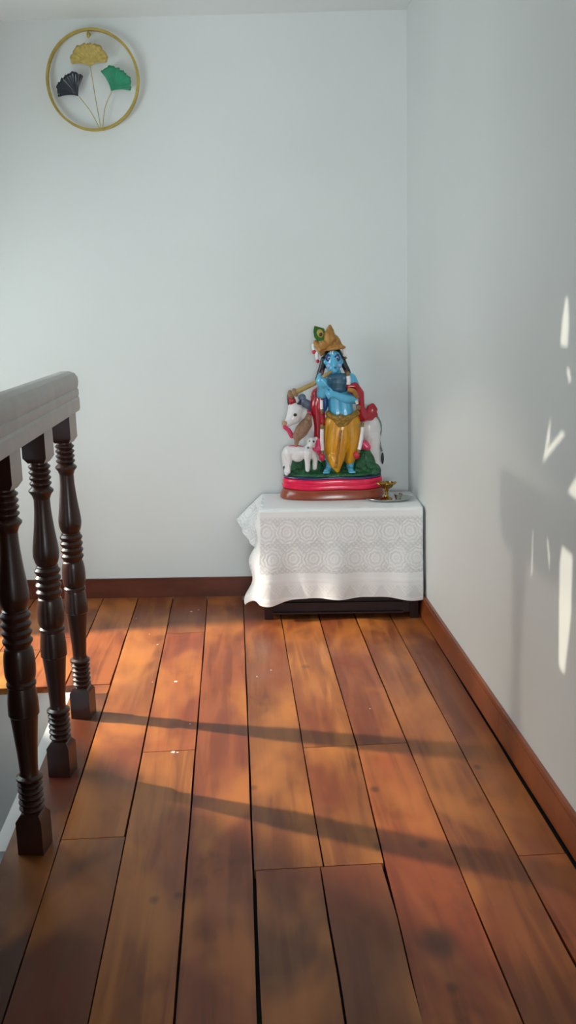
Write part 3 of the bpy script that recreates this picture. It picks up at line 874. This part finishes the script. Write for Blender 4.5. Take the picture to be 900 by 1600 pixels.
# trousers of golden cloth
b = bmesh.new()
ell(b, P(522, 715, FY), (rad(122), .043, rad(62)))
limb(b, [P(462, 740, FY-.004), P(448, 830, FY-.010), P(440, 920, FY-.010), P(448, 1000, FY-.010), P(452, 1030, FY-.008)], [rad(70), rad(62), rad(56), rad(46), rad(38)])
limb(b, [P(584, 740, FY), P(590, 830, FY-.002), P(588, 920, FY-.002), P(576, 990, FY-.002), P(570, 1012, FY-.002)], [rad(64), rad(60), rad(52), rad(40), rad(34)])
limb(b, [P(520, 760, FY-.02), P(512, 860, FY-.026), P(500, 980, FY-.03), P(480, 1084, FY-.034)], [rad(50), rad(50), rad(38), rad(16)])
limb(b, [P(440, 980, FY-.022), P(465, 1040, FY-.03), P(480, 1080, FY-.034)], [rad(40), rad(34), rad(18)])
tr = remesh('draped_trousers', b, M['yellow'], body, .0026, 4)
def on(o, cx, cy, lift=0):
    p = P(cx, cy, FY-.03)
    hit, loc, no, _ = o.ray_cast(Vector((p.x, -.4, p.z)), Vector((0, 1, 0)))
    return Vector((p.x, (loc.y if hit else FY-.03)-lift, p.z))
for k, (xa, xb, cc) in enumerate(((508, 470, 'belt'), (496, 455, 'orange'), (522, 492, 'orange'))):
    pts = [on(tr, xa+(xb-xa)*t+0*t, 790+270*t, .0) for t in [q/8 for q in range(9)]]
    b = bmesh.new(); tube(b, catmull(pts, 2), rad(7), 8); sub('pleat_edge', b, M[cc], tr)
# belt and sash
b = bmesh.new()
pts = [P(418, 672, FY-.022), P(440, 694, FY-.042), P(505, 716, FY-.05), P(575, 704, FY-.044), P(630, 672, FY-.02)]
tube(b, catmull(pts, 6), rad(22), 10)
ell(b, P(505, 722, FY-.047), (rad(38), .012, rad(42)))
limb(b, [P(455, 705, FY-.044), P(495, 760, FY-.047), P(520, 765, FY-.046)], [rad(16), rad(14), rad(10)])
limb(b, [P(590, 700, FY-.042), P(550, 745, FY-.046), P(520, 765, FY-.046)], [rad(16), rad(16), rad(10)])
bl = remesh('waist_belt', b, M['belt'], body, .0024, 2)
b = bmesh.new(); ell(b, P(505, 705, FY-.062), (rad(15), .006, rad(18))); sub('belt_buckle', b, M['bead'], bl)
# red shawl: fall on the flute side
b = bmesh.new()
limb(b, [P(372, 492, FY+.008), P(345, 540, FY+.004), P(332, 620, FY-.004), P(340, 720, FY-.006), P(345, 790, FY-.006), P(340, 835, FY-.006)], [rad(22), rad(44), rad(40), rad(34), rad(30), rad(26)])
limb(b, [P(360, 530, FY-.008), P(368, 640, FY-.010), P(372, 740, FY-.010)], [rad(26), rad(30), rad(28)])
limb(b, [P(312, 560, FY+.004), P(318, 640, FY+.002)], [rad(16), rad(16)])
remesh('red_shawl', b, M['shawl'], body, .0024, 3)
b = bmesh.new()
limb(b, [P(560, 490, FY-.036), P(610, 490, FY-.03), P(645, 540, FY-.014), P(650, 640, FY), P(660, 710, FY+.01)], [rad(16), rad(28), rad(30), rad(30), rad(30)])
limb(b, [P(655, 640, FY), P(675, 700, FY+.012), P(720, 700, FY+.026), P(762, 690, FY+.03)], [rad(26), rad(40), rad(36), rad(16)])
limb(b, [P(700, 700, FY+.018), P(715, 640, FY+.022), P(740, 625, FY+.026), P(758, 655, FY+.03)], [rad(26), rad(20), rad(16), rad(18)])
ell(b, P(738, 665, FY+.026), (rad(34), .014, rad(42)))
limb(b, [P(570, 520, FY-.04), P(620, 540, FY-.03), P(640, 590, FY-.012)], [rad(16), rad(22), rad(24)])
remesh('red_shawl', b, M['shawl'], body, .0024, 3)
b = bmesh.new(); tube(b, catmull([P(556, 512, FY-.056), P(600, 526, FY-.052), P(622, 570, FY-.036)], 6), rad(16), 10, flat=.6); sub('shawl_border', b, M['crown'], body)
# garland: white strands, beads, tassels
def gar(pts, r=12): strand('garland_strand', pts, r, M['pearl'], body)
gar([P(374, 582, FY-.040), P(373, 620, FY-.04), P(374, 645, FY-.04)])
gar([P(374, 785, FY-.05), P(372, 860, FY-.05), P(374, 935, FY-.048)], 13)
gar([P(560, 420, FY-.045), P(565, 450, FY-.046), P(562, 478, FY-.046)], 15)
gar([P(614, 590, FY-.05), P(624, 612, FY-.045)], 10)
gar([P(664, 778, FY-.02), P(652, 860, FY-.03), P(636, 935, FY-.035)], 14)
for cx, cy, y in ((374, 560, -.04), (374, 664, -.042), (374, 770, -.05), (374, 950, -.048), (634, 640, -.04), (660, 762, -.02), (560, 408, -.044), (632, 948, -.035)):
    b = bmesh.new()
    ell(b, P(cx, cy-6, FY+y), (rad(14),)*3, u=10, v=8); ell(b, P(cx, cy+8, FY+y), (rad(13), rad(13), rad(8)), u=10, v=8)
    sub('garland_bead', b, M['bead'], body)
for cx, cy, y in ((372, 984, -.046), (618, 976, -.034)):
    b = bmesh.new(); ell(b, P(cx, cy, FY+y), (rad(22), rad(16), rad(28)), u=12, v=8); sub('garland_tassel', b, M['tassel'], body)
b = bmesh.new(); ell(b, P(680, 905, .0), (rad(36), .02, rad(34))); limb(b, [P(668, 890, -.004), P(700, 920, -.008)], [rad(26), rad(24)]); remesh('red_flower', b, M['pink'], st, .0024, 2)
# flute
b = bmesh.new()
fp = [P(446, 384, FY-.062), P(400, 412, FY-.074), P(330, 462, FY-.072), P(230, 508, FY-.066), P(145, 545, FY-.06)]
tube(b, catmull(fp, 5), [rad(10)+rad(.55)*k for k in range(21)], 12)
flu = sub('flute', b, M['flute'], body)
for t in (P(160, 538, FY-.061), P(190, 526, FY-.063)):
    b = bmesh.new(); ell(b, t, (rad(20), rad(26), rad(32)), Matrix.Rotation(-.4, 4, 'Y'), 12, 8); sub('flute_ring', b, M['collar'], body)
b = bmesh.new(); ell(b, P(590, 1010, -.03), (rad(30), .02, rad(26))); 
b.free()

# ------------------------------------------------------------------ tray and lamp
tr_c = (.612, 3.628)
b = bmesh.new()
lathe(b, [(.001, .0005), (.062, .0008), (.084, .0025), (.094, .009), (.096, .0105), (.0955, .0115), (.092, .0105), (.082, .0048), (.06, .003), (.001, .0026)], 56, (0, 0, 0), cap=False, sy=.66)
ty = mesh_obj('steel_tray', b, M['steel'], None, smooth=.9)
ty.location = (*tr_c, SZ); ty.rotation_euler = (0, 0, -.05)
tag(ty, 'shallow oval steel plate at the right end of the lace tablecloth', 'plate')
lp = empty('brass_lamp', (.603, 3.622, SZ+.0034))
tag(lp, 'small brass oil lamp with wide bowl and slim stem on the steel plate', 'oil lamp')
b = bmesh.new(); lathe(b, [(.001, .0003), (.023, .0003), (.024, .003), (.02, .006), (.012, .009), (.008, .013)], 32); mesh_obj('foot', b, M['brass'], lp, smooth=.9)
b = bmesh.new(); lathe(b, [(.0075, .0132), (.0055, .018), (.008, .024), (.0055, .03), (.009, .037), (.006, .0415)], 24); mesh_obj('stem', b, M['brass'], lp, smooth=.9)
b = bmesh.new(); lathe(b, [(.001, .042), (.010, .0425), (.022, .05), (.028, .058), (.030, .0655), (.032, .067), (.0318, .069), (.029, .0685), (.026, .06), (.018, .053), (.001, .049)], 36, cap=False)
for a in (PI, 0.1):
    limb(b, [(math.cos(a)*.027, math.sin(a)*.027, .062), (math.cos(a)*.037, math.sin(a)*.037, .067)], [.006, .0045])
mesh_obj('bowl', b, M['brass'], lp, smooth=.9)
b = bmesh.new()
lathe(b, [(.001, .0003), (.011, .0003), (.0115, .002), (.014, .008), (.018, .018), (.0185, .019), (.0172, .019), (.013, .009), (.010, .003), (.001, .0028)], 32, cap=False)
cu = mesh_obj('steel_cup', b, M['steel'], None, smooth=.9)
cu.location = (.652, 3.632, SZ+.0034)
tag(cu, 'tiny steel cup standing right of the brass lamp on the plate', 'cup')

# ------------------------------------------------------------------ round wall art
WA = math.atan(-.077)
wa = empty('round_wall_art', (-.4985, yb(-.4985)-.022, 2.094), WA)
tag(wa, 'round gold hoop wall ornament with three ginkgo leaves on thin stems', 'wall art')
b = bmesh.new()
n = 72; RR = .176; sec = [(-.0045, -.008), (.0045, -.008), (.0045, .008), (-.0045, .008)]
rings = [[b.verts.new(((RR+a)*math.cos(2*PI*k/n), y, (RR*1.03+a)*math.sin(2*PI*k/n))) for a, y in sec] for k in range(n)]
for k in range(n):
    p, q = rings[k], rings[(k+1) % n]
    for j in range(4): b.faces.new((p[j], p[(j+1) % 4], q[(j+1) % 4], q[j]))
mesh_obj('hoop', b, M['gold'], wa, smooth=.6)
b = bmesh.new()
limb(b, [(-.006, .0, .168), (-.006, .020, .168)], [.006, .006]); ell(b, (-.006, -.004, .160), (.006, .004, .010))
mesh_obj('hanger', b, M['gold'], wa, smooth=.9)
AP = 2.47/1000     # metres per pixel at the wall
def A(px, py, y=0): return Vector(((px-144)*AP, y, (124-py)*AP))
def ginkgo(name, base, tip, spread, length, mat, y, lob):
    base = A(*base, y); ax = A(*tip, y)-base; th = math.atan2(ax.z, ax.x)
    b = bmesh.new()
    nr, na = 10, 44
    top = []
    for j in range(na+1):
        f = j/na*2-1
        Lr = length*(1-.16*abs(f)**4)*(1+.03*math.cos(f*lob*PI)+.018*math.sin(f*31)+.012*math.sin(f*53+1))
        if abs(f) < .06: Lr *= .93
        row = []
        for i in range(nr+1):
            q = i/nr
            a = th-f*spread*(.62+.38*q**.8)
            r = Lr*q
            yy = y-.012*q**1.5*(1-.5*f*f)+.0010*math.sin(f*40)*q
            row.append(Vector((base.x+r*math.cos(a), yy, base.z+r*math.sin(a))))
        top.append(row)
    vf = [[b.verts.new(p) for p in row] for row in top]
    for j in range(na):
        for i in range(nr): b.faces.new((vf[j][i], vf[j][i+1], vf[j+1][i+1], vf[j+1][i]))
    bmesh.ops.remove_doubles(b, verts=b.verts, dist=.0004)
    o = mesh_obj(name, b, mat, wa, smooth=1.2)
    s_ = o.modifiers.new('t', 'SOLIDIFY'); s_.thickness = .0016
    return o
l1 = ginkgo('leaf', (142, 105), (141, 70), 1.42, 33.5*AP, M['goldleaf'], -.010, 5); l1['label'] = 'gold ginkgo leaf'
l2 = ginkgo('leaf', (120, 147), (104, 125), .98, 35*AP, M['blackleaf'], -.004, 4); l2['label'] = 'black ginkgo leaf'
l3 = ginkgo('leaf', (172, 141), (186, 119), 1.02, 36*AP, M['greenleaf'], -.004, 4); l3['label'] = 'green ginkgo leaf'
for pts in ([(142, 100, -.008), (147, 150, -.006), (153, 198, -.002)], [(121, 147, -.003), (138, 170, -.003), (152, 198, -.002)], [(173, 142, -.003), (161, 165, -.003), (155, 198, -.002)]):
    b = bmesh.new(); tube(b, catmull([A(*p) for p in pts], 6), .0014, 8); mesh_obj('stem', b, M['gold'], wa, smooth=.9)

# ------------------------------------------------------------------ light
def area(name, loc, tgt, sx, sy, power, c, shape='RECTANGLE'):
    L = bpy.data.lights.new(name, 'AREA'); L.shape = shape; L.size = sx
    if shape in ('RECTANGLE', 'ELLIPSE'): L.size_y = sy
    L.energy = power; L.color = c
    o = bpy.data.objects.new(name, L); o.location = loc
    o.rotation_euler = (Vector(tgt)-Vector(loc)).to_track_quat('-Z', 'Y').to_euler()
    col.objects.link(o); return o
area('window_skylight', (XL-.012, 2.76, 1.12), (XL+1, 2.80, .74), .95, 1.2, 24.5, (.84, .97, .99))
area('front_fill', (.05, -3.55, 1.35), (.25, 3.9, 2.3), 1.1, .9, 88, (.90, .985, 1.0))  # added fill lamp behind the camera to even out the walls
sp = bpy.data.lights.new('sun_glint_spot', 'SPOT')  # spot lamp standing in for a sun glint outside the left window
sp.energy = 770; sp.color = (1., .89, .73); sp.shadow_soft_size = .035; sp.spot_size = math.radians(44); sp.spot_blend = .3
so_ = bpy.data.objects.new('sun_glint_spot', sp); col.objects.link(so_)
so_.location = (-2.5, 3.36, 1.5)
so_.rotation_euler = (Vector((.05, 2.82, 0))-so_.location).to_track_quat('-Z', 'Y').to_euler()
sn = bpy.data.lights.new('sun', 'SUN'); sn.energy = 2.6; sn.color = (1, .9, .72); sn.angle = math.radians(.6)
sno = bpy.data.objects.new('sun', sn); col.objects.link(sno); sno.rotation_euler = SUN.to_track_quat('-Z', 'Y').to_euler()
W = bpy.data.worlds.new('sky'); scn.world = W; W.use_nodes = True
bg = W.node_tree.nodes['Background']; bg.inputs['Color'].default_value = (.75, .87, 1, 1); bg.inputs['Strength'].default_value = 1.0

# ------------------------------------------------------------------ camera
F = 1450.; TH = math.atan(312/F); RO = .022; PSI = math.atan(.0568)
cam = bpy.data.cameras.new('camera'); cam.sensor_fit = 'VERTICAL'; cam.sensor_height = 32; cam.lens = 32*F/1600; cam.clip_start = .02
co = bpy.data.objects.new('camera', cam); col.objects.link(co)
fw = Vector((math.sin(PSI)*math.cos(TH), math.cos(PSI)*math.cos(TH), -math.sin(TH)))
rt = Vector((math.cos(PSI), -math.sin(PSI), 0)); up = rt.cross(fw)
c_, s_ = math.cos(RO), math.sin(RO)
r2 = rt*c_-up*s_; u2 = rt*s_+up*c_
mt = Matrix((r2, u2, -fw)).transposed().to_4x4(); mt.translation = (0, 0, 1.2)
co.matrix_world = mt
scn.camera = co
vs = scn.view_settings
scn.display_settings.display_device = 'sRGB'
vs.view_transform = 'Standard'; vs.look = 'None'; vs.exposure = .10; vs.gamma = 1; vs.use_curve_mapping = False
